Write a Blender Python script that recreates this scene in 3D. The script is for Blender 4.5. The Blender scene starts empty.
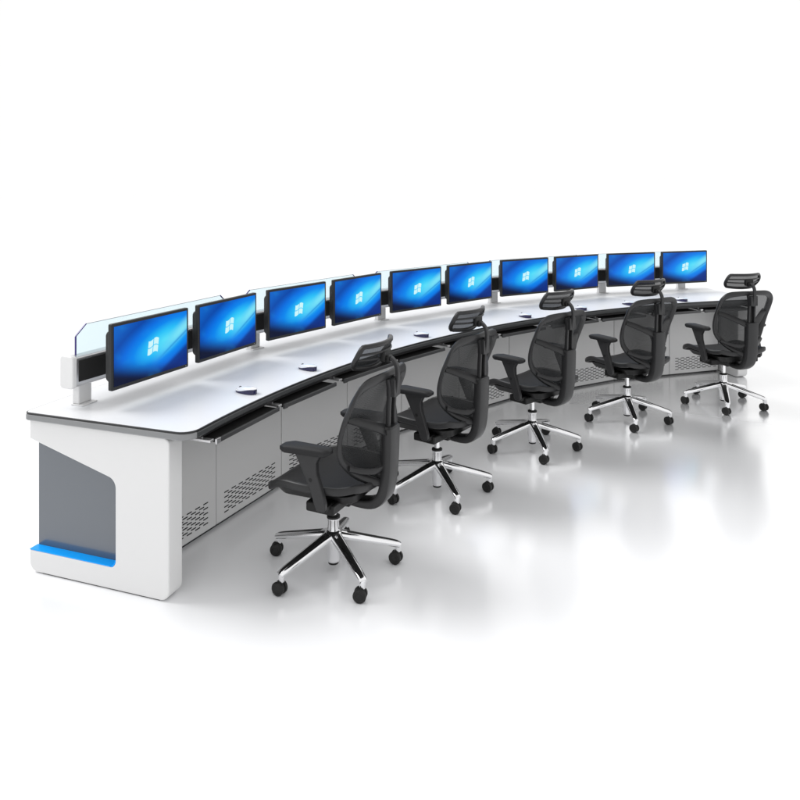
import bpy, bmesh, math, random
from mathutils import Vector, Matrix
random.seed(4)
S = bpy.context.scene
C = S.collection
PI = math.pi
R = math.radians

# ------------------------------------------------------------------ layout
H = 1.8155
CX, CY = 4.5767, 1.2386          # centre of the desk's arc
RF = 5.7245                      # radius of the desktop's front edge
A0, DA = 2.7825, -0.1998         # start angle, angle per desk module
def pol(m, dr):
    a = A0 + m * DA
    return Vector((CX + (RF + dr) * math.cos(a), CY + (RF + dr) * math.sin(a), 0))
def radial(m):
    a = A0 + m * DA
    return Vector((math.cos(a), math.sin(a), 0))
def tang(m):                     # direction of growing m
    a = A0 + m * DA
    return Vector((math.sin(a), -math.cos(a), 0))

# ------------------------------------------------------------------ materials
def mat(name, col, rough=0.5, metal=0.0, spec=0.5, coat=0.0, bump=None, var=0.0, vscale=8, alpha=1.0):
    m = bpy.data.materials.new(name); m.use_nodes = True
    nt = m.node_tree; b = nt.nodes['Principled BSDF']
    b.inputs['Base Color'].default_value = (*col, 1)
    b.inputs['Roughness'].default_value = rough
    b.inputs['Metallic'].default_value = metal
    b.inputs['Specular IOR Level'].default_value = spec
    b.inputs['Coat Weight'].default_value = coat
    b.inputs['Coat Roughness'].default_value = 0.08
    tc = nt.nodes.new('ShaderNodeTexCoord')
    if var:
        n = nt.nodes.new('ShaderNodeTexNoise'); n.inputs['Scale'].default_value = vscale; n.inputs['Detail'].default_value = 4
        nt.links.new(tc.outputs['Object'], n.inputs['Vector'])
        r = nt.nodes.new('ShaderNodeMapRange'); r.inputs[3].default_value = rough - var; r.inputs[4].default_value = rough + var
        nt.links.new(n.outputs['Fac'], r.inputs[0]); nt.links.new(r.outputs[0], b.inputs['Roughness'])
    if bump:
        sc, st = bump
        n = nt.nodes.new('ShaderNodeTexNoise'); n.inputs['Scale'].default_value = sc; n.inputs['Detail'].default_value = 2
        nt.links.new(tc.outputs['Object'], n.inputs['Vector'])
        bp = nt.nodes.new('ShaderNodeBump'); bp.inputs['Strength'].default_value = st; bp.inputs['Distance'].default_value = 0.001
        nt.links.new(n.outputs['Fac'], bp.inputs['Height']); nt.links.new(bp.outputs[0], b.inputs['Normal'])
    return m

M = {}
EXPO = 0.5
M['laminate'] = mat('white_laminate', (0.76, 0.77, 0.79), 0.34, spec=0.35, var=0.05, vscale=3)
M['white'] = mat('white_paint', (0.71, 0.71, 0.71), 0.3, spec=0.4, var=0.04)
M['band'] = mat('grey_edge_band', (0.22, 0.225, 0.23), 0.35, spec=0.5)
M['edge'] = mat('dark_edge_band', (0.045, 0.048, 0.050), 0.35)
M['lip'] = mat('tray_lip_grey', (0.050, 0.051, 0.053), 0.35)
M['trim'] = mat('black_trim', (0.012, 0.012, 0.013), 0.35)
M['steel'] = mat('grey_steel_door', (0.62, 0.62, 0.62), 0.42, spec=0.4, bump=(900, 0.06), var=0.05)
M['slate'] = mat('slate_gloss_panel', (0.074, 0.088, 0.108), 0.24, spec=1.0, coat=0.6)
M['blue'] = mat('blue_acrylic', (0.0, 0.36, 1.0), 0.3, spec=0.2)
M['black'] = mat('black_plastic', (0.008, 0.008, 0.008), 0.42, spec=0.25, bump=(700, 0.15))
M['blackin'] = mat('black_felt', (0.006, 0.006, 0.006), 0.8)
M['silver'] = mat('silver_aluminium', (0.62, 0.62, 0.63), 0.32, metal=0.85)
M['frame'] = mat('charcoal_nylon', (0.022, 0.022, 0.023), 0.36, spec=0.32, bump=(800, 0.12), var=0.06, vscale=12)
M['pad'] = mat('soft_black_pad', (0.011, 0.011, 0.012), 0.6, spec=0.3, bump=(600, 0.2))
M['chrome'] = mat('chrome', (0.86, 0.86, 0.87), 0.07, metal=1.0)
M['tyre'] = mat('caster_black', (0.010, 0.010, 0.010), 0.45, spec=0.3)
M['cap'] = mat('caster_cap', (0.05, 0.05, 0.05), 0.4)
M['bezel'] = mat('bezel_grey', (0.018, 0.019, 0.020), 0.4, spec=0.3)
M['mwhite'] = mat('mouse_white', (0.82, 0.83, 0.86), 0.2, coat=0.5)
M['navy'] = mat('mouse_navy', (0.006, 0.004, 0.055), 0.25, coat=0.3)

# woven mesh: fine see-through weave
def mesh_mat(name, col, openness, scale):
    m = bpy.data.materials.new(name); m.use_nodes = True
    nt = m.node_tree; N = nt.nodes; L = nt.links
    b = N['Principled BSDF']; b.inputs['Base Color'].default_value = (*col, 1); b.inputs['Roughness'].default_value = 0.55; b.inputs['Specular IOR Level'].default_value = 0.25
    out = N['Material Output']
    tr = N.new('ShaderNodeBsdfTransparent'); mx = N.new('ShaderNodeMixShader')
    tc = N.new('ShaderNodeTexCoord')
    mp = N.new('ShaderNodeMapping'); mp.inputs['Scale'].default_value = (scale, scale, scale * 1.6)
    L.new(tc.outputs['Object'], mp.inputs['Vector'])
    w = N.new('ShaderNodeTexVoronoi'); w.inputs['Scale'].default_value = 1.0; w.inputs['Randomness'].default_value = 0.25
    L.new(mp.outputs[0], w.inputs['Vector'])
    r = N.new('ShaderNodeMapRange'); r.inputs[1].default_value = 0.25; r.inputs[2].default_value = 0.5
    r.inputs[3].default_value = 1 - openness * 1.12; r.inputs[4].default_value = 1.0 - openness * 0.88
    L.new(w.outputs['Distance'], r.inputs[0])
    L.new(r.outputs[0], mx.inputs[0]); L.new(tr.outputs[0], mx.inputs[1]); L.new(b.outputs[0], mx.inputs[2])
    L.new(mx.outputs[0], out.inputs['Surface'])
    return m
M['mesh'] = mesh_mat('woven_mesh', (0.016, 0.017, 0.018), 0.18, 260)
M['seatmesh'] = mesh_mat('seat_mesh', (0.012, 0.012, 0.013), 0.08, 260)

# glass screen, thin clear pane with a pale cyan body
def glass_mat():
    m = bpy.data.materials.new('cyan_glass'); m.use_nodes = True
    nt = m.node_tree; N = nt.nodes; L = nt.links
    out = N['Material Output']; N.remove(N['Principled BSDF'])
    tr = N.new('ShaderNodeBsdfTransparent'); tr.inputs[0].default_value = (0.91, 0.978, 1.0, 1)
    gl = N.new('ShaderNodeBsdfGlossy'); gl.inputs['Roughness'].default_value = 0.02
    df = N.new('ShaderNodeBsdfDiffuse'); df.inputs[0].default_value = (0.75, 0.93, 0.98, 1)
    fr = N.new('ShaderNodeLayerWeight'); fr.inputs[0].default_value = 0.12
    m1 = N.new('ShaderNodeMixShader'); m1.inputs[0].default_value = 0.05
    L.new(tr.outputs[0], m1.inputs[1]); L.new(df.outputs[0], m1.inputs[2])
    m2 = N.new('ShaderNodeMixShader'); L.new(fr.outputs['Fresnel'], m2.inputs[0]); L.new(m1.outputs[0], m2.inputs[1]); L.new(gl.outputs[0], m2.inputs[2])
    L.new(m2.outputs[0], out.inputs['Surface'])
    return m
M['glass'] = glass_mat()
M['gedge'] = mat('glass_edge_violet', (0.03, 0.012, 0.17), 0.2)
M['gtop'] = mat('glass_edge_grey', (0.25, 0.28, 0.32), 0.2)

# monitor picture: blue glow with a diagonal light streak, lit
def screen_mat():
    m = bpy.data.materials.new('lit_blue_screen'); m.use_nodes = True
    nt = m.node_tree; N = nt.nodes; L = nt.links
    out = N['Material Output']; N.remove(N['Principled BSDF'])
    uv = N.new('ShaderNodeUVMap'); uv.uv_map = 'UVMap'
    sp = N.new('ShaderNodeSeparateXYZ'); L.new(uv.outputs[0], sp.inputs[0])
    def mth(op, a, b=None, c=None, clamp=False):
        n = N.new('ShaderNodeMath'); n.operation = op; n.use_clamp = clamp
        for i, v in enumerate((a, b, c)):
            if v is None: continue
            if isinstance(v, (int, float)): n.inputs[i].default_value = v
            else: L.new(v, n.inputs[i])
        return n.outputs[0]
    def ss(x, lo, hi):
        n = N.new('ShaderNodeMapRange'); n.interpolation_type = 'SMOOTHSTEP'
        L.new(x, n.inputs[0]); n.inputs[1].default_value = lo; n.inputs[2].default_value = hi
        return n.outputs[0]
    def mix(f, a, b):
        n = N.new('ShaderNodeMix'); n.data_type = 'RGBA'; n.clamp_factor = True
        L.new(f, n.inputs[0])
        for i, v in ((6, a), (7, b)):
            if isinstance(v, tuple): n.inputs[i].default_value = (*v, 1)
            else: L.new(v, n.inputs[i])
        return n.outputs[2]
    u, v = sp.outputs[0], sp.outputs[1]
    # glow coordinates along / across the diagonal
    du = mth('SUBTRACT', u, 0.66); dv = mth('SUBTRACT', v, 0.56)
    al = mth('ADD', mth('MULTIPLY', du, 0.80), mth('MULTIPLY', dv, 0.60))
    ac = mth('SUBTRACT', mth('MULTIPLY', dv, 0.80), mth('MULTIPLY', du, 0.60))
    dist = mth('SQRT', mth('ADD', mth('POWER', mth('MULTIPLY', al, 0.95), 2), mth('POWER', mth('MULTIPLY', ac, 1.7), 2)))
    rp = N.new('ShaderNodeValToRGB'); L.new(dist, rp.inputs[0]); e = rp.color_ramp.elements
    e[0].position = 0.0; e[0].color = (0.09, 0.76, 0.97, 1)
    e[1].position = 0.85; e[1].color = (0.0, 0.045, 0.34, 1)
    for p_, c_ in ((0.25, (0.02, 0.53, 0.95)), (0.46, (0.0, 0.24, 0.86)), (0.62, (0.0, 0.15, 0.74))):
        x = e.new(p_); x.color = (*c_, 1)
    col = rp.outputs[0]
    # brighter upper left corner wash
    wash = ss(mth('SUBTRACT', v, mth('MULTIPLY', u, 1.2)), 0.35, 1.0)
    col = mix(mth('MULTIPLY', wash, 0.55), col, (0.004, 0.20, 0.80))
    # streaks running to the upper right
    q = mth('SUBTRACT', v, mth('MULTIPLY', u, 0.95))
    s1 = mth('MULTIPLY', ss(q, -0.40, -0.20), mth('SUBTRACT', 1.0, ss(q, -0.20, 0.02)))
    s1 = mth('MULTIPLY', s1, ss(u, 0.45, 1.0))
    col = mix(mth('MULTIPLY', s1, 0.75), col, (0.28, 0.88, 0.93))
    s2 = mth('MULTIPLY', ss(q, -0.34, -0.31), mth('SUBTRACT', 1.0, ss(q, -0.31, -0.26)))
    s2 = mth('MULTIPLY', s2, ss(u, 0.5, 0.8))
    col = mix(mth('MULTIPLY', s2, 0.6), col, (0.0, 0.20, 0.62))
    # dark corner lower right, sharp diagonal
    dk = mth('SUBTRACT', 1.0, ss(q, -0.62, -0.50))
    col = mix(mth('MULTIPLY', dk, 0.80), col, (0.0, 0.02, 0.19))
    # dark bottom
    bt = mth('SUBTRACT', 1.0, ss(mth('ADD', v, mth('MULTIPLY', u, 0.42)), 0.12, 0.50))
    col = mix(mth('MULTIPLY', bt, 1.0), col, (0.0, 0.004, 0.030))
    nz = N.new('ShaderNodeTexNoise'); nz.inputs['Scale'].default_value = 3.0; L.new(uv.outputs[0], nz.inputs['Vector'])
    col = mix(mth('MULTIPLY', ss(nz.outputs['Fac'], 0.5, 0.75), 0.15), col, (0.02, 0.45, 0.9))
    em = N.new('ShaderNodeEmission'); L.new(col, em.inputs[0]); em.inputs[1].default_value = EXPI
    gl = N.new('ShaderNodeBsdfGlossy'); gl.inputs['Roughness'].default_value = 0.25; gl.inputs[0].default_value = (1, 1, 1, 1)
    mx = N.new('ShaderNodeMixShader'); mx.inputs[0].default_value = 0.015
    L.new(em.outputs[0], mx.inputs[1]); L.new(gl.outputs[0], mx.inputs[2])
    L.new(mx.outputs[0], out.inputs['Surface'])
    return m
EXPI = 2 ** -EXPO      # screens read at their own brightness at this exposure
M['screen'] = screen_mat()
def emis(name, col, st=1.0):
    m = bpy.data.materials.new(name); m.use_nodes = True
    nt = m.node_tree; out = nt.nodes['Material Output']; nt.nodes.remove(nt.nodes['Principled BSDF'])
    e = nt.nodes.new('ShaderNodeEmission'); e.inputs[0].default_value = (*col, 1); e.inputs[1].default_value = st
    nt.links.new(e.outputs[0], out.inputs['Surface']); return m
M['logo'] = emis('logo_light', (0.62, 0.93, 0.97), EXPI)

# glossy pale floor
def floor_mat():
    m = bpy.data.materials.new('glossy_white_floor'); m.use_nodes = True
    nt = m.node_tree; N = nt.nodes; L = nt.links
    out = N['Material Output']; N.remove(N['Principled BSDF'])
    df = N.new('ShaderNodeBsdfDiffuse'); df.inputs[0].default_value = FLOORCOL
    gl = N.new('ShaderNodeBsdfGlossy'); gl.inputs[0].default_value = (1, 1, 1, 1)
    tc = N.new('ShaderNodeTexCoord'); nz = N.new('ShaderNodeTexNoise'); nz.inputs['Scale'].default_value = 0.9; nz.inputs['Detail'].default_value = 3
    L.new(tc.outputs['Object'], nz.inputs['Vector'])
    r = N.new('ShaderNodeMapRange'); r.inputs[3].default_value = 0.15; r.inputs[4].default_value = 0.22
    L.new(nz.outputs['Fac'], r.inputs[0]); L.new(r.outputs[0], gl.inputs['Roughness'])
    lw = N.new('ShaderNodeFresnel'); lw.inputs[0].default_value = 1.7
    mr = N.new('ShaderNodeMapRange'); mr.inputs[1].default_value = 0.11; mr.inputs[2].default_value = 0.27
    mr.inputs[3].default_value = 0.08; mr.inputs[4].default_value = 0.76
    L.new(lw.outputs[0], mr.inputs[0])
    mx = N.new('ShaderNodeMixShader'); L.new(mr.outputs[0], mx.inputs[0])
    L.new(df.outputs[0], mx.inputs[1]); L.new(gl.outputs[0], mx.inputs[2]); L.new(mx.outputs[0], out.inputs['Surface'])
    return m
FLOORCOL = (0.91, 0.915, 0.93, 1)
M['floor'] = floor_mat()

# ------------------------------------------------------------------ mesh helpers
def link(name, bm, m, parent=None, bevel=0, smooth=35, off=None, mats=None, seg=2):
    if off is not None:
        bmesh.ops.translate(bm, verts=bm.verts, vec=-off)
    bmesh.ops.recalc_face_normals(bm, faces=bm.faces)
    me = bpy.data.meshes.new(name); bm.to_mesh(me); bm.free()
    for x in (mats or [m]): me.materials.append(x)
    for p in me.polygons: p.use_smooth = True
    me.set_sharp_from_angle(angle=R(smooth))
    o = bpy.data.objects.new(name, me); C.objects.link(o)
    if parent is not None: o.parent = parent
    if bevel:
        b = o.modifiers.new('bevel', 'BEVEL'); b.width = bevel; b.segments = seg; b.limit_method = 'ANGLE'; b.angle_limit = R(40)
        b.harden_normals = False
    return o
def tag(o, label=None, cat=None, group=None, kind=None):
    if label: o['label'] = label
    if cat: o['category'] = cat
    if group: o['group'] = group
    if kind: o['kind'] = kind
    return o
def empty(name, loc, rz=0):
    o = bpy.data.objects.new(name, None); C.objects.link(o); o.location = loc; o.rotation_euler = (0, 0, rz)
    o.empty_display_size = 0.1
    return o
def box(bm, c, s, rot=None, rz=0):
    mt = Matrix.Translation(Vector(c))
    if rz: mt = mt @ Matrix.Rotation(rz, 4, 'Z')
    if rot: mt = mt @ rot
    return bmesh.ops.create_cube(bm, size=1, matrix=mt @ Matrix.Diagonal((*s, 1)))['verts']
def spline(pts, n=6, closed=False):
    P = [Vector(p) for p in pts]; out = []
    k = len(P); segs = k if closed else k - 1
    for i in range(segs):
        if closed: a, b, c, d = P[(i - 1) % k], P[i], P[(i + 1) % k], P[(i + 2) % k]
        else:
            b, c = P[i], P[i + 1]; a = P[i - 1] if i > 0 else b * 2 - c; d = P[i + 2] if i + 2 < k else c * 2 - b
        for j in range(n):
            t = j / n
            out.append(0.5 * ((2 * b) + (c - a) * t + (2 * a - 5 * b + 4 * c - d) * t * t + (3 * b - a - 3 * c + d) * t ** 3))
    if not closed: out.append(P[-1])
    return out
def sweep(bm, pts, w, h, up=(0, 0, 1), closed=False, n=10, sq=0.55, caps=True):
    """sweep a superellipse section; w, h numbers or lists (per point), up = vector or list of vectors"""
    k = len(pts); rings = []
    for i, p in enumerate(pts):
        if closed: t = pts[(i + 1) % k] - pts[i - 1]
        else: t = pts[min(i + 1, k - 1)] - pts[max(i - 1, 0)]
        t.normalize()
        U = Vector(up[i] if isinstance(up, list) else up)
        s = t.cross(U); s.normalize(); U = s.cross(t); U.normalize()
        W = w[i] if isinstance(w, (list, tuple)) else w; Hh = h[i] if isinstance(h, (list, tuple)) else h
        ring = []
        for j in range(n):
            a = 2 * PI * (j + 0.5) / n; c, d = math.cos(a), math.sin(a)
            c = math.copysign(abs(c) ** sq, c); d = math.copysign(abs(d) ** sq, d)
            ring.append(bm.verts.new(p + s * (c * W / 2) + U * (d * Hh / 2)))
        rings.append(ring)
    for i in range(k if closed else k - 1):
        A, B = rings[i], rings[(i + 1) % k]
        for j in range(n):
            bm.faces.new((A[j], A[(j + 1) % n], B[(j + 1) % n], B[j]))
    if not closed and caps:
        bm.faces.new(rings[0][::-1]); bm.faces.new(rings[-1])
def lathe(bm, prof, c=(0, 0, 0), axis='Z', n=24, rot=None):
    mt = Matrix.Translation(Vector(c))
    if axis == 'Y': mt = mt @ Matrix.Rotation(R(90), 4, 'X')
    if axis == 'X': mt = mt @ Matrix.Rotation(R(90), 4, 'Y')
    if rot: mt = mt @ rot
    rings = [[bm.verts.new(mt @ Vector((r * math.cos(2 * PI * j / n), r * math.sin(2 * PI * j / n), z))) for j in range(n)] for r, z in prof]
    for A, B in zip(rings, rings[1:]):
        for j in range(n): bm.faces.new((A[j], A[(j + 1) % n], B[(j + 1) % n], B[j]))
    bm.faces.new(rings[0][::-1]); bm.faces.new(rings[-1])
def fillet(pts, rad, n=6):
    """2D polygon with rounded corners; rad = list of radii"""
    out = []; k = len(pts)
    for i in range(k):
        p = Vector(pts[i]); a = Vector(pts[i - 1]); b = Vector(pts[(i + 1) % k]); r = rad[i]
        if r <= 0: out.append(p); continue
        u = (a - p); v = (b - p); lu, lv = u.length, v.length; u.normalize(); v.normalize()
        ang = u.angle(v); d = min(r / math.tan(ang / 2), lu * 0.49, lv * 0.49); rr = d * math.tan(ang / 2)
        c = p + (u + v).normalized() * (rr / math.sin(ang / 2))
        s = p + u * d; e = p + v * d
        a0 = math.atan2(s.y - c.y, s.x - c.x); a1 = math.atan2(e.y - c.y, e.x - c.x)
        dd = (a1 - a0 + PI) % (2 * PI) - PI
        for j in range(n + 1):
            t = a0 + dd * j / n; out.append(Vector((c.x + rr * math.cos(t), c.y + rr * math.sin(t))))
    return out
def prism(bm, poly, f0, f1):
    """poly 2D points; f0, f1 map a 2D point to the two end faces"""
    A = [bm.verts.new(f0(p)) for p in poly]; B = [bm.verts.new(f1(p)) for p in poly]
    k = len(poly)
    bm.faces.new(A[::-1]); bm.faces.new(B)
    for j in range(k): bm.faces.new((A[j], A[(j + 1) % k], B[(j + 1) % k], B[j]))
def facet(k, rad, frac=None):
    """mid-point, tangent, normal, half length of module k's straight facet whose joints lie at radius RF+rad"""
    n = radial(k + .5); t = tang(k + .5)
    ap = (RF + rad) * math.cos(abs(DA) / 2); hl = (RF + rad) * math.sin(abs(DA) / 2)
    return Vector((CX, CY, 0)) + n * ap, t, n, hl
def obox(bm, o, t, n, s0, s1, d0, d1, z0, z1):
    """box in a facet frame"""
    vs = []
    for s in (s0, s1):
        for d in (d0, d1):
            for z in (z0, z1): vs.append(bm.verts.new(o + t * s + n * d + Vector((0, 0, z))))
    for f in ((0, 1, 3, 2), (4, 6, 7, 5), (0, 4, 5, 1), (2, 3, 7, 6), (0, 2, 6, 4), (1, 5, 7, 3)):
        bm.faces.new([vs[i] for i in f])
def copy_tree(o, parent=None):
    c = o.copy(); C.objects.link(c)
    if parent is not None: c.parent = parent
    for ch in list(o.children): copy_tree(ch, c)
    return c

# ------------------------------------------------------------------ floor
bm = bmesh.new()
bmesh.ops.create_grid(bm, x_segments=2, y_segments=2, size=60, matrix=Matrix.Translation((0, 20, 0)))
fl = link('floor', bm, M['floor']); tag(fl, kind='structure')

# ------------------------------------------------------------------ the desk
OR = pol(2.5, .5)
desk = empty('control_room_desk', OR)
tag(desk, 'long curved white control room desk with grey doors and a blue ledge at its end', 'desk')
def dl(name, bm, m, bevel=0, parent=None, **k):
    return link(name, bm, m, parent or desk, bevel, off=OR, **k)
DE = 0.910; ME = 0.077
def outline(inset, n=90):
    m0, m1 = -ME + inset / (RF * abs(DA)), 5 + ME - inset / (RF * abs(DA))
    P = [pol(m0 + (m1 - m0) * i / n, inset).xy for i in range(n + 1)]
    Q = [pol(m1 + (m0 - m1) * i / n, DE - inset).xy for i in range(n + 1)]
    # round the four corners
    def rnd(prev, p, nxt, r): return fillet([prev, p, nxt], [0, r, 0])[1:-1]
    out = []
    rf, rb = max(.075 - inset, .02), max(.03 - inset, .008)
    out += rnd(Q[-1], P[0], P[1], rf) if False else []
    def corner(a_pts, b_pts, r):
        p = a_pts[-1]
        u = (a_pts[-4] - p).normalized(); v = (b_pts[1] - p).normalized() if (b_pts[0] - p).length < 1e-6 else (b_pts[0] - p).normalized()
        return u, v
    poly = []; rad = []
    front = P[5:-5] if False else P
    # drop arc points lying within r of the corners so the fillet has room
    def trim(L, r):
        a, b = L[0], L[-1]
        return [a] + [q for q in L[1:-1] if (q - a).length > r * 1.3 and (q - b).length > r * 1.3] + [b]
    F_, B_ = trim(P, rf * 1.6), trim(Q, rb * 1.6)
    poly = F_ + B_
    rad = [rf] + [0] * (len(F_) - 2) + [rf] + [rb] + [0] * (len(B_) - 2) + [rb]
    return fillet(poly, rad)
def slab(name, inset, z0, z1, m, bevel, parent=None, seg=2):
    bm = bmesh.new(); o = outline(inset)
    prism(bm, o, lambda p: Vector((p.x, p.y, z0)), lambda p: Vector((p.x, p.y, z1)))
    return dl(name, bm, m, bevel, parent, smooth=40, seg=seg)
top = slab('desktop', 0.007, 0.7462, 0.7500, M['laminate'], 0.0008)
slab('edge_trim', 0.002, 0.7415, 0.7490, M['trim'], 0.0015, top)
eb = slab('edge_band', 0.0, 0.7125, 0.7414, M['edge'], 0.007, top, 3)
eb.data.materials.append(M['band'])      # grey strip across both ends and round their corners
for p in eb.data.polygons:
    c = p.center + OR; a = math.atan2(c.y - CY, c.x - CX); m_ = (a - A0) / DA
    if (m_ < -.030 or m_ > 5.030) and len(p.vertices) == 4: p.material_index = 1

def ring_strip(name, dr0, dr1, z0, z1, m, m0, m1, parent=None, n=60):
    bm = bmesh.new()
    P = [pol(m0 + (m1 - m0) * i / n, dr0).xy for i in range(n + 1)] + [pol(m1 + (m0 - m1) * i / n, dr1).xy for i in range(n + 1)]
    prism(bm, P, lambda p: Vector((p.x, p.y, z0)), lambda p: Vector((p.x, p.y, z1)))
    return dl(name, bm, m, 0, parent)

# end panels
def end_panel(m, sgn):
    """sgn +1: the panel grows towards +m from its outer face"""
    o = Vector((CX, CY, 0)); n = radial(m + sgn * .03); t = tang(m + sgn * .03) * sgn
    base = pol(m, 0) - n * 0
    TH = .100; ZT = .7122
    f = lambda d, z, s: base + n * d + t * s + Vector((0, 0, z))
    # outer C-shaped skin (drawn as (d,z))
    poly = [(.118, .004), (.118, ZT), (.893, ZT), (.893, .622), (.402, .492), (.402, .102), (.893, .102), (.893, .004)]
    rad = [.045, .03, .012, 0, .05, .03, 0, .045]
    pts = fillet(poly, rad, 8)
    bm = bmesh.new()
    prism(bm, pts, lambda p: f(p.x, p.y, 0), lambda p: f(p.x, p.y, TH))
    ep = dl('end_panel', bm, M['white'], .006, smooth=30, seg=3)
    bm = bmesh.new()
    prism(bm, [Vector((.395, .10)), Vector((.395, .53)), Vector((.887, .64)), Vector((.887, .10))], lambda p: f(p.x, p.y, .050), lambda p: f(p.x, p.y, .058))
    dl('recess_panel', bm, M['slate'], .001, ep)
    bm = bmesh.new()
    pts = fillet([(.4035, .1025), (.892, .1025), (.892, .1065), (.4035, .1065)], [0] * 4)
    prism(bm, pts, lambda p: f(p.x, p.y, .001), lambda p: f(p.x, p.y, .0495))
    dl('blue_ledge', bm, M['blue'], .0006, ep)
    # thin blue lip going up the rounded corner
    bm = bmesh.new()
    arc = fillet([(.402, .30), (.402, .102), (.60, .102)], [0, .03, 0], 8)[1:-1]
    inn = [Vector((p.x + .004 * .7, p.y + .004 * .7)) for p in arc]
    prism(bm, arc + inn[::-1], lambda p: f(p.x, p.y, .001), lambda p: f(p.x, p.y, .0495))
    dl('blue_lip', bm, M['blue'], 0, ep)
    # metal foot line
    bm = bmesh.new()
    prism(bm, [Vector((.17, 0)), Vector((.17, .0035)), (Vector((.82, .0035))), Vector((.82, 0))], lambda p: f(p.x, p.y, .006), lambda p: f(p.x, p.y, TH - .006))
    dl('foot', bm, M['trim'], 0, ep)
end_panel(-.064, 1)
end_panel(5.064, -1)

# doors, vents, plinth, back panels
RD = .3812
for k in range(5):
    o, t, n, hl = facet(k, RD)
    for h in (0, 1):
        s0, s1 = (-hl, 0) if h == 0 else (0, hl)
        if k == 0 and h == 0: s0 += .045
        if k == 4 and h == 1: s1 -= .045
        bm = bmesh.new()
        obox(bm, o, t, n, s0 + .0022, s1 - .0022, 0, .02, .016, .700)
        d = dl('cabinet_door', bm, M['steel'], .002)
        bm = bmesh.new()
        L = hl; c0 = (-hl if h == 0 else 0) + .065
        nx = 8; px = (hl - .13) / (nx - .35)
        for r in range(9):
            z = .052 + r * .0132
            for i in range(nx):
                x = c0 + i * px + (px * .5 if r % 2 else 0)
                if r % 2 and i == nx - 1: continue
                w = px * .62
                a = fillet([(x, z), (x + w, z), (x + w, z + .0062), (x, z + .0062)], [.003] * 4, 3)
                prism(bm, a, lambda p: o + t * p.x + n * (-.0006) + Vector((0, 0, p.y)), lambda p: o + t * p.x + n * .001 + Vector((0, 0, p.y)))
        dl('vent', bm, M['blackin'], 0, d)
    bm = bmesh.new(); obox(bm, o, t, n, -hl + (.05 if k == 0 else 0), hl - (.05 if k == 4 else 0), .012, .45, .0, .0155)
    dl('plinth', bm, M['trim'], 0)
    bm = bmesh.new(); obox(bm, o, t, n, -hl + (.05 if k == 0 else 0), hl - (.05 if k == 4 else 0), .022, .45, .017, .69)
    dl('cabinet', bm, M['band'], 0)
    o2, t2, n2, h2 = facet(k, .84)
    bm = bmesh.new(); obox(bm, o2, t2, n2, -h2 + (.05 if k == 0 else 0), h2 - (.05 if k == 4 else 0), 0, .018, .02, .711)
    dl('back_panel', bm, M['white'], .002)

# keyboard trays and their runners
for i in range(10):
    ma, mb = .5 * i + .072, .5 * i + .535
    if i % 2: mb -= .03; 
    a, b = pol(ma, -.022), pol(mb, -.022)
    mid = (a + b) / 2; t = (b - a).normalized(); n = Vector((-t.y, t.x, 0))
    if n.dot(radial((ma + mb) / 2)) < 0: n = -n
    hl = (b - a).length / 2
    bm = bmesh.new(); obox(bm, mid, t, n, -hl, hl, .012, .36, .660, .668)
    tr = dl('keyboard_tray', bm, M['blackin'], .001)
    bm = bmesh.new(); obox(bm, mid, t, n, -hl, hl, 0, .0118, .654, .676)
    dl('tray_lip', bm, M['lip'], .003, tr)
    bm = bmesh.new(); obox(bm, mid, t, n, -hl - .002, -hl + .03, -.0018, .010, .6525, .6775)
    dl('lip_cap', bm, M['silver'] if i == 0 else M['lip'], .002, tr)
for i in range(11):
    m = .5 * i + .045 - (.02 if i == 10 else 0)
    n = radial(m); t = tang(m)
    bm = bmesh.new(); obox(bm, pol(m, 0), t, n, -.014, .014, -.018, .36, .672, .684)
    obox(bm, pol(m, 0), t, n, -.004, .004, .03, .36, .6842, .712)
    dl('tray_runner', bm, M['silver'], .002)
ring_strip('underframe', .03, .06, .690, .712, M['trim'], 0.03, 4.97)

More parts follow.
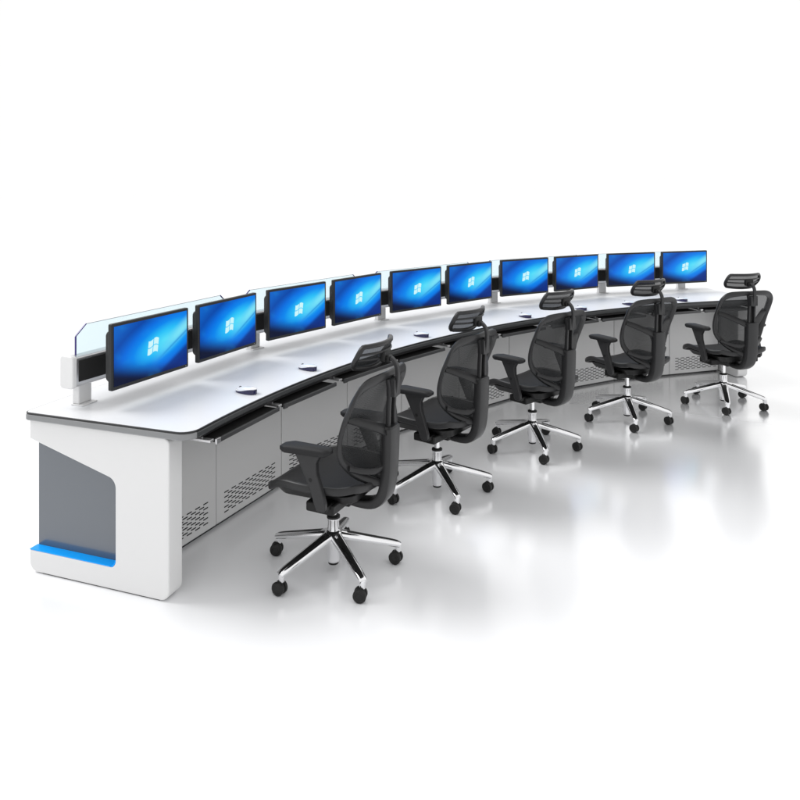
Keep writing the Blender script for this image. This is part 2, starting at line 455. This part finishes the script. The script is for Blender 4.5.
# equipment rail at the back, glass screens, posts
for k in range(5):
    o, t, n, hl = facet(k, .72)
    s0, s1 = -hl, hl
    bm = bmesh.new()
    e0 = -hl + (.012 if k == 0 else 0); e1 = hl - (.012 if k == 4 else 0)
    sec = fillet([(-.002, .848), (.072, .848), (.072, .990), (-.002, .990)], [.012] * 4, 4)
    sk = math.tan(abs(DA) / 2)
    g0 = (lambda p: o + t * (e0 - (p.x * sk if k > 0 else 0)) + n * p.x + Vector((0, 0, p.y)))
    g1 = (lambda p: o + t * (e1 + (p.x * sk if k < 4 else 0)) + n * p.x + Vector((0, 0, p.y)))
    prism(bm, sec, g0, g1)
    rail = dl('equipment_rail', bm, M['silver'], .001, smooth=50)
    bm = bmesh.new(); obox(bm, o, t, n, e0 + (.03 if k == 0 else .006), e1 - (.03 if k == 4 else .006), -.0045, .01, .872, .974)
    dl('rail_infill', bm, M['blackin'], .001, rail)
    for ss_, on in ((e0 + .006, k == 0), (e1 - .006, k == 4)):
        if on:
            bm = bmesh.new()
            sec2 = fillet([(-.004, .842), (.082, .842), (.082, .997), (-.004, .997)], [.018] * 4, 5)
            prism(bm, sec2, lambda p: o + t * (ss_ - .014) + n * p.x + Vector((0, 0, p.y)), lambda p: o + t * (ss_ + .014) + n * p.x + Vector((0, 0, p.y)))
            dl('rail_end_cap', bm, M['white'], .006, rail, seg=3)
    # glass
    L0, L1 = -hl + .07, hl - .085
    gl = [(L0, .975), (L0, 1.078), (L0 + .062, 1.128), (L1 - .045, 1.128), (L1, 1.09), (L1, .975)]
    bm = bmesh.new(); G = [Vector(p) for p in gl]
    prism(bm, G, lambda p: o + t * p.x + n * .045 + Vector((0, 0, p.y)), lambda p: o + t * p.x + n * .051 + Vector((0, 0, p.y)))
    g = dl('glass_screen', bm, M['glass'], 0)
    for j in range(5):
        if j in (0, 2, 3): tgt = bmesh.new()
        p, q = G[j], G[j + 1]; dd = (q - p).normalized(); nn = Vector((-dd.y, dd.x)) * (.0048 if j != 2 else .0018)
        prism(tgt, [p, q, q + nn, p + nn], lambda p: o + t * p.x + n * .0445 + Vector((0, 0, p.y)), lambda p: o + t * p.x + n * .0515 + Vector((0, 0, p.y)))
        if j in (1, 2, 4): dl('top_edge' if j == 2 else 'side_edge', tgt, M['gtop'] if j == 2 else M['gedge'], 0, g)
    # posts
    for mm in ((.085,) if k == 0 else (k + .13, 4.85) if k == 4 else (k + .13,)):
        pp = pol(mm, .755); t3, n3 = tang(mm), radial(mm)
        bm = bmesh.new(); obox(bm, pp, t3, n3, -.042, .042, -.018, .022, .7556, .849)
        po = dl('rail_post', bm, M['white'], .004)
        bm = bmesh.new(); obox(bm, pp, t3, n3, -.050, .050, -.048, .024, .7503, .7555)
        dl('post_foot', bm, M['white'], .002, po)

# ------------------------------------------------------------------ monitors
W2, ZB, ZT = .5316 / 2, .8402, 1.1541
MO = None
def make_monitor():
    """local: +X viewer's right, front faces -Y, origin at desk height under the screen centre"""
    r = empty('monitor', (0, 0, 0))
    z0, z1 = ZB - .75, ZT - .75; zc = (z0 + z1) / 2; b = .0135
    bm = bmesh.new()
    out_ = fillet([(-W2, z0), (W2, z0), (W2, z1), (-W2, z1)], [.007] * 4, 4)
    prism(bm, out_, lambda p: Vector((p.x, 0, p.y)), lambda p: Vector((p.x, .022, p.y)))
    link('bezel', bm, M['bezel'], r, .0025)
    bm = bmesh.new(); w, zb, zt = W2 - b, z0 + b + .004, z1 - b
    vs = [bm.verts.new((x, -.0012, z)) for x, z in ((-w, zb), (w, zb), (w, zt), (-w, zt))]
    f = bm.faces.new(vs); uvl = bm.loops.layers.uv.new('UVMap')
    for l, u in zip(f.loops, ((0, 0), (1, 0), (1, 1), (0, 1))): l[uvl].uv = u
    me = bpy.data.meshes.new('screen'); bm.to_mesh(me); bm.free(); me.materials.append(M['screen'])
    so = bpy.data.objects.new('screen', me); C.objects.link(so); so.parent = r
    # four-pane waving flag
    bm = bmesh.new()
    LC = (.004, zc + .004); s = .0335
    def wav(x, z):   # pane space -1..1 -> screen
        return Vector((LC[0] + s * (x * 1.06 + z * .14), -.0020, LC[1] + s * (z * 1.02 + .22 * math.sin(x * 2.6 + .4) - .02 * x)))
    for (xa, xb) in ((-1, -.07), (.07, 1)):
        for (za, zb_) in ((-1, -.07), (.07, 1)):
            N_ = 8
            lo = []; hi = []
            for i in range(N_ + 1):
                x = xa + (xb - xa) * i / N_
                lo.append(bm.verts.new(wav(x, za))); hi.append(bm.verts.new(wav(x, zb_)))
            for i in range(N_): bm.faces.new((lo[i], lo[i + 1], hi[i + 1], hi[i]))
    link('logo', bm, M['logo'], so)
    bm = bmesh.new()
    poly = fillet([(-W2 + .008, z0 + .040), (W2 - .008, z0 + .040), (W2 - .008, z1 - .040), (-W2 + .008, z1 - .040)], [.02] * 4, 4)
    A = [bm.verts.new((p.x * 1.0, .0222, (p.y - zc) * 1.14 + zc)) for p in poly]; B = [bm.verts.new((p.x * 1.0, .046, p.y)) for p in poly]
    D = [bm.verts.new((p.x * .86, .062, (p.y - zc) * .8 + zc)) for p in poly]
    k = len(poly); bm.faces.new(A[::-1]); bm.faces.new(D)
    for X, Y in ((A, B), (B, D)):
        for j in range(k): bm.faces.new((X[j], X[(j + 1) % k], Y[(j + 1) % k], Y[j]))
    link('rear_housing', bm, M['bezel'], r, .002)
    bm = bmesh.new(); box(bm, (0, .100, zc - .01), (.05, .092, .05)); box(bm, (0, .066, zc - .01), (.11, .008, .11))
    link('mount_arm', bm, M['black'], r, .003)
    bm = bmesh.new(); lathe(bm, [(.0022, 0), (.0022, .0006)], (W2 - .02, -.0002, z0 + .009), 'Y', 10)
    link('power_light', bm, M['silver'], r)
    return r
mon0 = make_monitor()
ordm = ['leftmost and largest blue screen monitor, nearest the white rail end cap',
        'second monitor from the left, behind the nearest mouse',
        'third monitor from the left, in front of the left end of the second glass pane',
        'fourth monitor from the left, above the foremost chair\'s headrest to its left',
        'fifth monitor from the left, standing left of the second chair\'s headrest',
        'sixth monitor from the left, directly above the second chair\'s headrest',
        'seventh monitor from the left, just left of the middle chair\'s headrest',
        'eighth monitor from the left, its lower left corner behind the middle chair\'s headrest',
        'ninth monitor from the left, its corner behind the fourth chair\'s headrest',
        'rightmost and farthest monitor, on the open end of the desk']
for i in range(10):
    k = i // 2; n = radial(k + .5); t = tang(k + .5)
    o = mon0 if i == 0 else copy_tree(mon0)
    s = -.305 if i % 2 == 0 else .305
    p = Vector((CX, CY, 0)) + n * (RF * math.cos(abs(DA) / 2) + .5343) + t * s
    o.location = (p.x, p.y, .75)
    o.rotation_euler = (0, 0, math.atan2(t.y, t.x))
    tag(o, ordm[i], 'monitor', 'monitors in a row along the curved desk')

# ------------------------------------------------------------------ mice
def make_mouse():
    """local +X = front (away from the user)"""
    r = empty('computer_mouse', (0, 0, 0))
    L, Wd = .066, .031
    def half(bm, f_top, f_bot, sx=1.0):
        NU, NV = 20, 8
        rows = []
        for i in range(NU + 1):
            u = -1 + 2 * i / NU
            hw = Wd * (max(0, 1 - abs(u) ** 2.6)) ** .5 * (.92 - .10 * u) * sx
            rows.append([(u * L * sx, (-1 + 2 * j / NV) * hw, u, -1 + 2 * j / NV) for j in range(NV + 1)])
        T = [[bm.verts.new((x, y, f_top(u, v))) for x, y, u, v in row] for row in rows]
        Bt = [[bm.verts.new((x, y, f_bot(u, v))) for x, y, u, v in row] for row in rows]
        for i in range(NU):
            for j in range(NV):
                bm.faces.new((T[i][j], T[i + 1][j], T[i + 1][j + 1], T[i][j + 1]))
                bm.faces.new((Bt[i][j], Bt[i][j + 1], Bt[i + 1][j + 1], Bt[i + 1][j]))
            for j in (0, NV):
                bm.faces.new((T[i][j], Bt[i][j], Bt[i + 1][j], T[i + 1][j]))
    side = lambda u: .0195 + .0085 * math.sin((u + .1) * -2.2)          # swooping split line
    prof = lambda u: .027 * max(0, 1 - ((u + .25) / 1.28) ** 2) ** .6 + .006
    bm = bmesh.new()
    half(bm, lambda u, v: max(.003, side(u)) * (1 - .1 * v * v), lambda u, v: .0015, .975)
    bmesh.ops.remove_doubles(bm, verts=bm.verts, dist=.0003)
    link('base', bm, M['navy'], r, smooth=60)
    bm = bmesh.new()
    half(bm, lambda u, v: max(side(u) + .001, side(u) + (prof(u) - side(u)) * (1 - abs(v) ** 3) ** .5), lambda u, v: max(.003, side(u)) * (1 - .1 * v * v) + .0004, 1.0)
    bmesh.ops.remove_doubles(bm, verts=bm.verts, dist=.0003)
    link('shell', bm, M['mwhite'], r, smooth=60)
    bm = bmesh.new(); lathe(bm, [(.009, -.003), (.010, 0), (.009, .003)], (.036, 0, .021), 'Y', 16)
    link('scroll_wheel', bm, M['cap'], r)
    return r
mo0 = make_mouse()
mice = [(.461, .125, 'white and navy mouse nearest the camera, below the second monitor'),
        (.924, .117, 'white and navy mouse below the third monitor, left of the foremost headrest'),
        (1.917, .112, 'white and navy mouse between the two nearest chairs\' headrests, below the fifth monitor'),
        (2.899, .09, 'mouse below the seventh monitor, left of the middle chair\'s headrest'),
        (3.452, .09, 'mouse just right of the middle chair\'s headrest post, below the eighth monitor'),
        (3.92, .10, 'mouse left of the fourth chair\'s backrest, below the ninth monitor'),
        (4.427, .085, 'farthest mouse, below the rightmost monitor')]
for i, (m, dr, lb) in enumerate(mice):
    o = mo0 if i == 0 else copy_tree(mo0)
    p = pol(m, dr); n = radial(m)
    o.location = (p.x, p.y, .7502); o.rotation_euler = (0, 0, math.atan2(n.y, n.x) + R(random.uniform(-5, 5)))
    tag(o, lb, 'computer mouse', 'mice on the desktop')

# ------------------------------------------------------------------ chairs
def make_chair():
    """local: +X facing, +Y sitter's left, Z up; origin on the floor under the gas lift"""
    r = empty('office_chair', (0, 0, 0))
    # --- five star base
    bm = bmesh.new()
    lathe(bm, [(.026, .040), (.030, .046), (.032, .11), (.040, .125), (.044, .150), (.043, .176), (.034, .186), (.028, .188), (.027, .232), (.029, .236), (.029, .244), (.022, .246)])
    hub = link('base_hub', bm, M['chrome'], r, smooth=30)
    bm = bmesh.new(); lathe(bm, [(.020, .028), (.024, .030), (.025, .0398)]); link('hub_cap', bm, M['tyre'], hub)
    bm = bmesh.new(); lathe(bm, [(.031, .2445), (.031, .254), (.020, .258)]); link('collar', bm, M['tyre'], hub)
    bm = bmesh.new(); lathe(bm, [(.0155, .255), (.0155, .36)]); link('gas_lift', bm, M['chrome'], r)
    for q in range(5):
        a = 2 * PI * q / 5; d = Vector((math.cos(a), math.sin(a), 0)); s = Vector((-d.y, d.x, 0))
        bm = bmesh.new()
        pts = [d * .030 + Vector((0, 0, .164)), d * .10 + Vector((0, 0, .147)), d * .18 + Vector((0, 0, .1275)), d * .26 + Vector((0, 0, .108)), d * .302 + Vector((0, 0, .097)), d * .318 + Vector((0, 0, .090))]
        P = spline(pts, 4); k = len(P) - 1
        sweep(bm, P, [.058 - .024 * i / k for i in range(k + 1)], [.036 - .012 * i / k for i in range(k + 1)], (0, 0, 1), n=12, sq=.6)
        lathe(bm, [(.012, .058), (.015, .062), (.016, .094), (.012, .097)], d * .308, n=14)
        leg = link('leg', bm, M['chrome'], hub, smooth=45)
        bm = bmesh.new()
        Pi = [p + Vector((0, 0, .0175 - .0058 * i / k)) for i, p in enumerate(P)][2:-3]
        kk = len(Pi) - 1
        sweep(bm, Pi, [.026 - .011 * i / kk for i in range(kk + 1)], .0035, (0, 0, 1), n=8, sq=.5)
        link('dark_reflection', bm, M['black'], leg)  # dark reflection along the chrome leg's top, put in as a black strip
        # caster: twin wheels under a hood
        ca = R(98 + (12, -14, 8, -6, 18)[q]); ax = Vector((math.cos(ca), math.sin(ca), 0)); tr_ = Vector((ax.y, -ax.x, 0))
        c = d * .308 + tr_ * .010 + Vector((0, 0, .030))
        rot = Matrix.Rotation(ca, 4, 'Z') @ Matrix.Rotation(R(90), 4, 'Y')
        bm = bmesh.new()
        lathe(bm, [(.009, .040), (.009, .058)], d * .308, n=12)
        lathe(bm, [(.026, -.004), (.026, .004)], c, n=20, rot=rot)
        cs = link('caster', bm, M['tyre'], r, smooth=40)
        for sg in (-1, 1):
            bm = bmesh.new()
            lathe(bm, [(.022, .006 * 1), (.029, .008), (.030, .012), (.030, .019), (.027, .023), (.018, .0245), (.016, .0225)], c, n=22, rot=rot @ (Matrix.Identity(4) if sg > 0 else Matrix.Rotation(PI, 4, 'X')))
            wh = link('wheel', bm, M['tyre'], cs, smooth=40)
    # --- mechanism
    bm = bmesh.new()
    A = [(-.15, .085), (.05, .115), (.17, .105), (.17, -.105), (.05, -.115), (-.15, -.085)]
    prism(bm, [Vector(p) for p in A], lambda p: Vector((p.x * .74 - .01, p.y * .80, .338 + .03 * max(0, p.x / .19))), lambda p: Vector((p.x, p.y, .405)))
    box(bm, (.10, 0, .405), (.15, .26, .03)); box(bm, (-.06, 0, .385), (.14, .46, .045))
    lathe(bm, [(.028, .322), (.034, .328), (.036, .345)], (0, 0, 0))
    mech = link('tilt_mechanism', bm, M['black'], r, .008)
    bm = bmesh.new()
    sweep(bm, spline([(.06, -.08, .375), (.06, -.16, .372), (.075, -.235, .365)], 4), .012, .012, (0, 0, 1), n=8)
    box(bm, (.078, -.255, .364), (.028, .045, .008))
    link('lever', bm, M['black'], mech, .002)
    # --- seat
    bm = bmesh.new(); NX, NY = 22, 22
    def seat_xy(i, j):
        u = -1 + 2 * i / NX; v = -1 + 2 * j / NY
        # squircle mapping
        x = u * math.sqrt(1 - v * v * .22); y = v * math.sqrt(1 - u * u * .22)
        w = .254 + .0 - .020 * (u < 0) * u * u
        return -.008 + x * .236, y * w, u, v
    def seat_z(u, v):
        z = .470 + .018 * abs(v) ** 3 - .006 * math.cos(v * PI / 2)
        if u > .45: z -= .034 * ((u - .45) / .55) ** 2
        if u < -.6: z += .014 * ((-u - .6) / .4) ** 2
        return z
    Tp = [[None] * (NY + 1) for _ in range(NX + 1)]; Bp = [[None] * (NY + 1) for _ in range(NX + 1)]
    for i in range(NX + 1):
        for j in range(NY + 1):
            x, y, u, v = seat_xy(i, j); z = seat_z(u, v)
            Tp[i][j] = bm.verts.new((x, y, z)); Bp[i][j] = bm.verts.new((x * .99, y * .99, z - .018))
    for i in range(NX):
        for j in range(NY):
            bm.faces.new((Tp[i][j], Tp[i + 1][j], Tp[i + 1][j + 1], Tp[i][j + 1])); bm.faces.new((Bp[i][j], Bp[i][j + 1], Bp[i + 1][j + 1], Bp[i + 1][j]))
    for i in range(NX):
        for j in (0, NY): bm.faces.new((Tp[i][j], Bp[i][j], Bp[i + 1][j], Tp[i + 1][j]))
    for j in range(NY):
        for i in (0, NX): bm.faces.new((Tp[i][j], Bp[i][j], Bp[i][j + 1], Tp[i][j + 1]))
    seat = link('seat', bm, M['seatmesh'], r, smooth=60)
    bm = bmesh.new(); ring = []
    idx = [(i, 0) for i in range(NX)] + [(NX, j) for j in range(NY)] + [(i, NY) for i in range(NX, 0, -1)] + [(0, j) for j in range(NY, 0, -1)]
    for i, j in idx:
        x, y, u, v = seat_xy(i, j); ring.append(Vector((x * 1.0, y * 1.0, seat_z(u, v) - .014)))
    sweep(bm, ring, .022, .036, (0, 0, 1), closed=True, n=10, sq=.7)
    link('seat_rim', bm, M['frame'], seat, smooth=60)
    bm = bmesh.new()
    poly = fillet([(-.20, -.20), (.200, -.220), (.200, .220), (-.20, .20)], [.07, .05, .05, .07], 5)
    prism(bm, poly, lambda p: Vector((p.x * .92, p.y * .80, .392)), lambda p: Vector((p.x, p.y, .440)))
    link('seat_pan', bm, M['black'], seat, .006)
    # --- spine
    bm = bmesh.new()
    P = spline([(-.06, 0, .352), (-.15, 0, .348), (-.225, 0, .362), (-.272, 0, .410), (-.290, 0, .49), (-.297, 0, .59), (-.300, 0, .68), (-.300, 0, .722)], 5)
    k = len(P) - 1
    ws = [.062 + .042 * min(1, i / (k * .45)) for i in range(k + 1)]; ws[-1] = .084
    hs = [.030 + .022 * min(1, i / (k * .4)) for i in range(k + 1)]; hs[-1] = .042
    ups = [Vector((-1, 0, -.001)) if P[i].z > .40 else Vector((-.3, 0, -1)) for i in range(k + 1)]
    sweep(bm, P, ws, hs, ups, n=14, sq=.38)
    spine = link('spine', bm, M['frame'], r, smooth=32)
    bm = bmesh.new()
    bm.free()
    for z in (.70, .625):
        bm = bmesh.new(); lathe(bm, [(.010, 0), (.010, .012), (.007, .016)], (-.295, -.045, z), 'Y', 14, Matrix.Rotation(PI, 4, 'X') @ Matrix.Translation((0, 0, -.024)))
        link('adjuster_knob', bm, M['black'], spine)
    for sg in (-1, 1):
        bm = bmesh.new()
        sweep(bm, spline([(-.298, sg * .026, .715), (-.300, sg * .025, .80), (-.305, sg * .026, .88), (-.300, sg * .032, .935)], 4), .016, .022, (-1, 0, 0), n=10, sq=.5)
        link('back_strut', bm, M['frame'], spine, smooth=40)
    bm = bmesh.new(); box(bm, (-.292, 0, .80), (.006, .036, .16)); link('strut_infill', bm, M['black'], spine, .001)
    # --- backrest frame and mesh
    half_ = [(-.292, .0, .952), (-.286, .10, .950), (-.268, .188, .938), (-.246, .234, .898), (-.218, .243, .835), (-.186, .241, .76), (-.164, .232, .68), (-.162, .208, .61), (-.186, .155, .545), (-.222, .094, .497), (-.260, .038, .468)]
    full = half_ + [(x, -y, z) for x, y, z in half_[:0:-1]]
    bm = bmesh.new(); P = spline(full, 5, closed=True)
    k = len(P); W_ = []; H_ = []; U_ = []
    for p in P:
        sd = min(1, abs(p.y) / .2)
        lo = max(0, (.75 - p.z) / .3)
        W_.append(.032 + .013 * sd); H_.append(.022 + .006 * lo); U_.append(Vector((-1, 0, .0)) + Vector((0, p.y * -2.0, 0)))
    sweep(bm, P, W_, H_, U_, closed=True, n=10, sq=.6)
    bf = link('back_frame', bm, M['frame'], r, smooth=50)
    # mesh: rows between left and right edge
    L_ = spline(half_, 4)
    bm = bmesh.new(); NV = 18; rows = []
    for p in L_:
        row = []
        for j in range(NV + 1):
            v = -1 + 2 * j / NV
            sag = (1 - v * v) * min(1, abs(p.y) / .12)
            lum = .018 * math.exp(-((p.z - .62) / .09) ** 2) * sag
            x = p.x - (.040 * sag) * (abs(p.y) / .24) + lum
            row.append(bm.verts.new((x + .002, p.y * v, p.z)))
        rows.append(row)
    for A_, B_ in zip(rows, rows[1:]):
        for j in range(NV): bm.faces.new((A_[j], A_[j + 1], B_[j + 1], B_[j]))
    bmesh.ops.remove_doubles(bm, verts=bm.verts, dist=.0006)
    link('back_mesh', bm, M['mesh'], bf, smooth=180)
    # V wings from the spine to the frame, lower arms
    for sg in (-1, 1):
        bm = bmesh.new()
        P = spline([(-.298, sg * .020, .700), (-.275, sg * .080, .728), (-.235, sg * .155, .765), (-.198, sg * .222, .795)], 5)
        sweep(bm, P, [.056 - .018 * i / (len(P) - 1) for i in range(len(P))], .012, [Vector((-1, -sg * .8, 0))] * len(P), n=8, sq=.4)
        link('back_wing', bm, M['frame'], spine, smooth=40)
        bm = bmesh.new()
        P = spline([(-.285, sg * .030, .545), (-.262, sg * .085, .535), (-.222, sg * .145, .548), (-.190, sg * .195, .570)], 5)
        sweep(bm, P, .026, .018, [Vector((-1, -sg * .6, 0))] * len(P), n=8, sq=.6)
        link('lower_arm', bm, M['frame'], spine, smooth=40)
    bm = bmesh.new()
    box(bm, (-.268, 0, .484), (.05, .085, .045)); link('frame_socket', bm, M['frame'], spine, .012)
    # --- headrest
    bm = bmesh.new()
    P = spline([(-.322, 0, .855), (-.330, 0, .905), (-.334, 0, .960), (-.326, 0, .998), (-.305, 0, 1.022), (-.278, 0, 1.032)], 5)
    sweep(bm, P, .026, .017, (-1, 0, -.4), n=10, sq=.5)
    box(bm, (-.312, 0, .895), (.040, .062, .075))
    post = link('headrest_post', bm, M['frame'], r, smooth=40)
    bm = bmesh.new(); box(bm, (-.274, 0, 1.034), (.022, .075, .050)); box(bm, (-.282, 0, 1.020), (.035, .045, .03))
    link('headrest_bracket', bm, M['black'], post, .006)
    def hp(s, tt):  # s along width, tt up
        y = .146 * s; z = 1.043 + .052 * tt * (1 - .10 * s ** 4) + .010 * tt * (1 - s * s) - .012 * (1 - s * s) * (1 if tt > 0 else .3) * tt
        x = -.270 + .052 * abs(s) ** 2.2 + .022 * tt * tt - .026 * tt
        return Vector((x, y, z))
    loop = []
    for i in range(13): s = -1 + i / 6; loop.append(hp(s * .93, 1))
    loop += [hp(1.04, .62), hp(1.09, 0), hp(1.04, -.62)]
    for i in range(13): s = 1 - i / 6; loop.append(hp(s * .90, -1))
    loop += [hp(-1.04, -.62), hp(-1.09, 0), hp(-1.04, .62)]
    bm = bmesh.new(); P = spline(loop, 2, closed=True)
    sweep(bm, P, .020, .022, [Vector((-1, 0, 0))] * len(P), closed=True, n=8, sq=.6)
    for tb in (.30, -.25):
        bars = spline([hp(-1.07, tb), hp(-.5, tb), hp(0, tb), hp(.5, tb), hp(1.07, tb)], 4)
        sweep(bm, bars, .010, .010, (-1, 0, 0), n=8)
    hr = link('headrest', bm, M['frame'], post, smooth=50)
    bm = bmesh.new(); g = [[bm.verts.new(hp((-1 + i / 7) * (1.06 - .12 * abs(-1 + j / 4)), -1 + j / 4) + Vector((.006, 0, 0))) for j in range(9)] for i in range(15)]
    for i in range(14):
        for j in range(8): bm.faces.new((g[i][j], g[i + 1][j], g[i + 1][j + 1], g[i][j + 1]))
    link('headrest_mesh', bm, M['mesh'], hr, smooth=180)
    # --- armrests
    for sg in (-1, 1):
        bm = bmesh.new()
        poly = fillet([(-.098, .640), (.030, .640), (.012, .605), (-.010, .560), (-.040, .500), (-.062, .430), (-.075, .395), (-.118, .395), (-.120, .430), (-.100, .500), (-.080, .560), (-.078, .605)],
                      [.004, .004, .02, .03, .03, .03, .015, .015, .03, .03, .03, .02], 3)
        prism(bm, poly, lambda p: Vector((p.x, sg * (.262 + (.64 - p.y) * -.02), p.y)), lambda p: Vector((p.x, sg * (.292 + (.64 - p.y) * -.05), p.y)))
        ar = link('armrest', bm, M['frame'], r, .006, smooth=45)
        bm = bmesh.new()
        pad = fillet([(-.145, -.034), (.075, -.042), (.108, -.02), (.108, .02), (.075, .042), (-.145, .034)], [.025, .04, .02, .02, .04, .025], 5)
        def pt(p, dz, sc): return Vector((p.x * sc, sg * .272 + p.y * sc, .655 + dz - .10 * max(0, p.x - .05) + (.03 * max(0, -.05 - p.x))))
        A = [bm.verts.new(pt(p, -.016, .90)) for p in pad]; B = [bm.verts.new(pt(p, -.006, 1.0)) for p in pad]
        D = [bm.verts.new(pt(p, .006, 1.0)) for p in pad]; E_ = [bm.verts.new(pt(p, .014, .90)) for p in pad]
        n_ = len(pad); bm.faces.new(A[::-1]); bm.faces.new(E_)
        for X, Y in ((A, B), (B, D), (D, E_)):
            for j in range(n_): bm.faces.new((X[j], X[(j + 1) % n_], Y[(j + 1) % n_], Y[j]))
        link('arm_pad', bm, M['pad'], ar, smooth=60)
        bm = bmesh.new(); lathe(bm, [(.009, 0), (.009, .003), (.006, .004)], (-.050, sg * .287 if sg > 0 else sg * .287, .530), 'Y', 14)
        link('pivot_bolt', bm, M['black'], ar)
        bm = bmesh.new(); box(bm, (-.095, sg * .235, .402), (.045, .07, .024)); link('arm_bracket', bm, M['black'], ar, .005)
    return r
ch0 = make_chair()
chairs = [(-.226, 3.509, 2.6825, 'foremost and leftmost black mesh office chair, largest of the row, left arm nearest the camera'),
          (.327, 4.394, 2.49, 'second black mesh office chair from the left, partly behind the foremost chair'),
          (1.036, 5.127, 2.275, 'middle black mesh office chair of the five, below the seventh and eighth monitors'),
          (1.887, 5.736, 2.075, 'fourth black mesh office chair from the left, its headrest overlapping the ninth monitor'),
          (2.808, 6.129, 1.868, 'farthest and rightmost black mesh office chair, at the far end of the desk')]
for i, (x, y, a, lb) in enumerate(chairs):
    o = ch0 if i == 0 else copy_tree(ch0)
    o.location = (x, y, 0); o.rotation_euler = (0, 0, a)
    tag(o, lb, 'office chair', 'office chairs along the inside of the desk')

# ------------------------------------------------------------------ light
w = bpy.data.worlds.new('World'); S.world = w; w.use_nodes = True
bg = w.node_tree.nodes['Background']; bg.inputs[0].default_value = (1, 1, 1, 1); bg.inputs[1].default_value = 0.71
def area(name, loc, target, size, power, col=(1, 1, 1)):
    l = bpy.data.lights.new(name, 'AREA'); l.shape = 'RECTANGLE'; l.size = size[0]; l.size_y = size[1]; l.energy = power; l.color = col
    o = bpy.data.objects.new(name, l); C.objects.link(o); o.location = loc
    o.rotation_euler = (Vector(target) - Vector(loc)).to_track_quat('-Z', 'Y').to_euler()
    return o
sl = bpy.data.lights.new('key_lamp', 'SUN'); sl.energy = 1.2; sl.angle = R(28); so_ = bpy.data.objects.new('key_lamp', sl); C.objects.link(so_)
so_.location = (-5, 4, 6); so_.rotation_euler = Vector((.62, -.20, -.86)).to_track_quat('-Z', 'Y').to_euler()

# ------------------------------------------------------------------ camera
cam = bpy.data.cameras.new('Camera'); co = bpy.data.objects.new('Camera', cam); C.objects.link(co)
co.location = (0, 0, H); co.rotation_euler = (R(90), 0, 0)
cam.sensor_width = 36; cam.lens = 746.23 / 800 * 36
cam.shift_x = (400 - 381.51) / 800; cam.shift_y = -(400 - 183.04) / 800
cam.clip_end = 300; cam.clip_start = .05
S.camera = co
S.render.resolution_x = S.render.resolution_y = 1024
S.view_settings.view_transform = 'Standard'; S.view_settings.look = 'None'; S.view_settings.exposure = EXPO; S.view_settings.gamma = 1
S.render.engine = 'CYCLES'
S.cycles.max_bounces = 8; S.cycles.transparent_max_bounces = 16
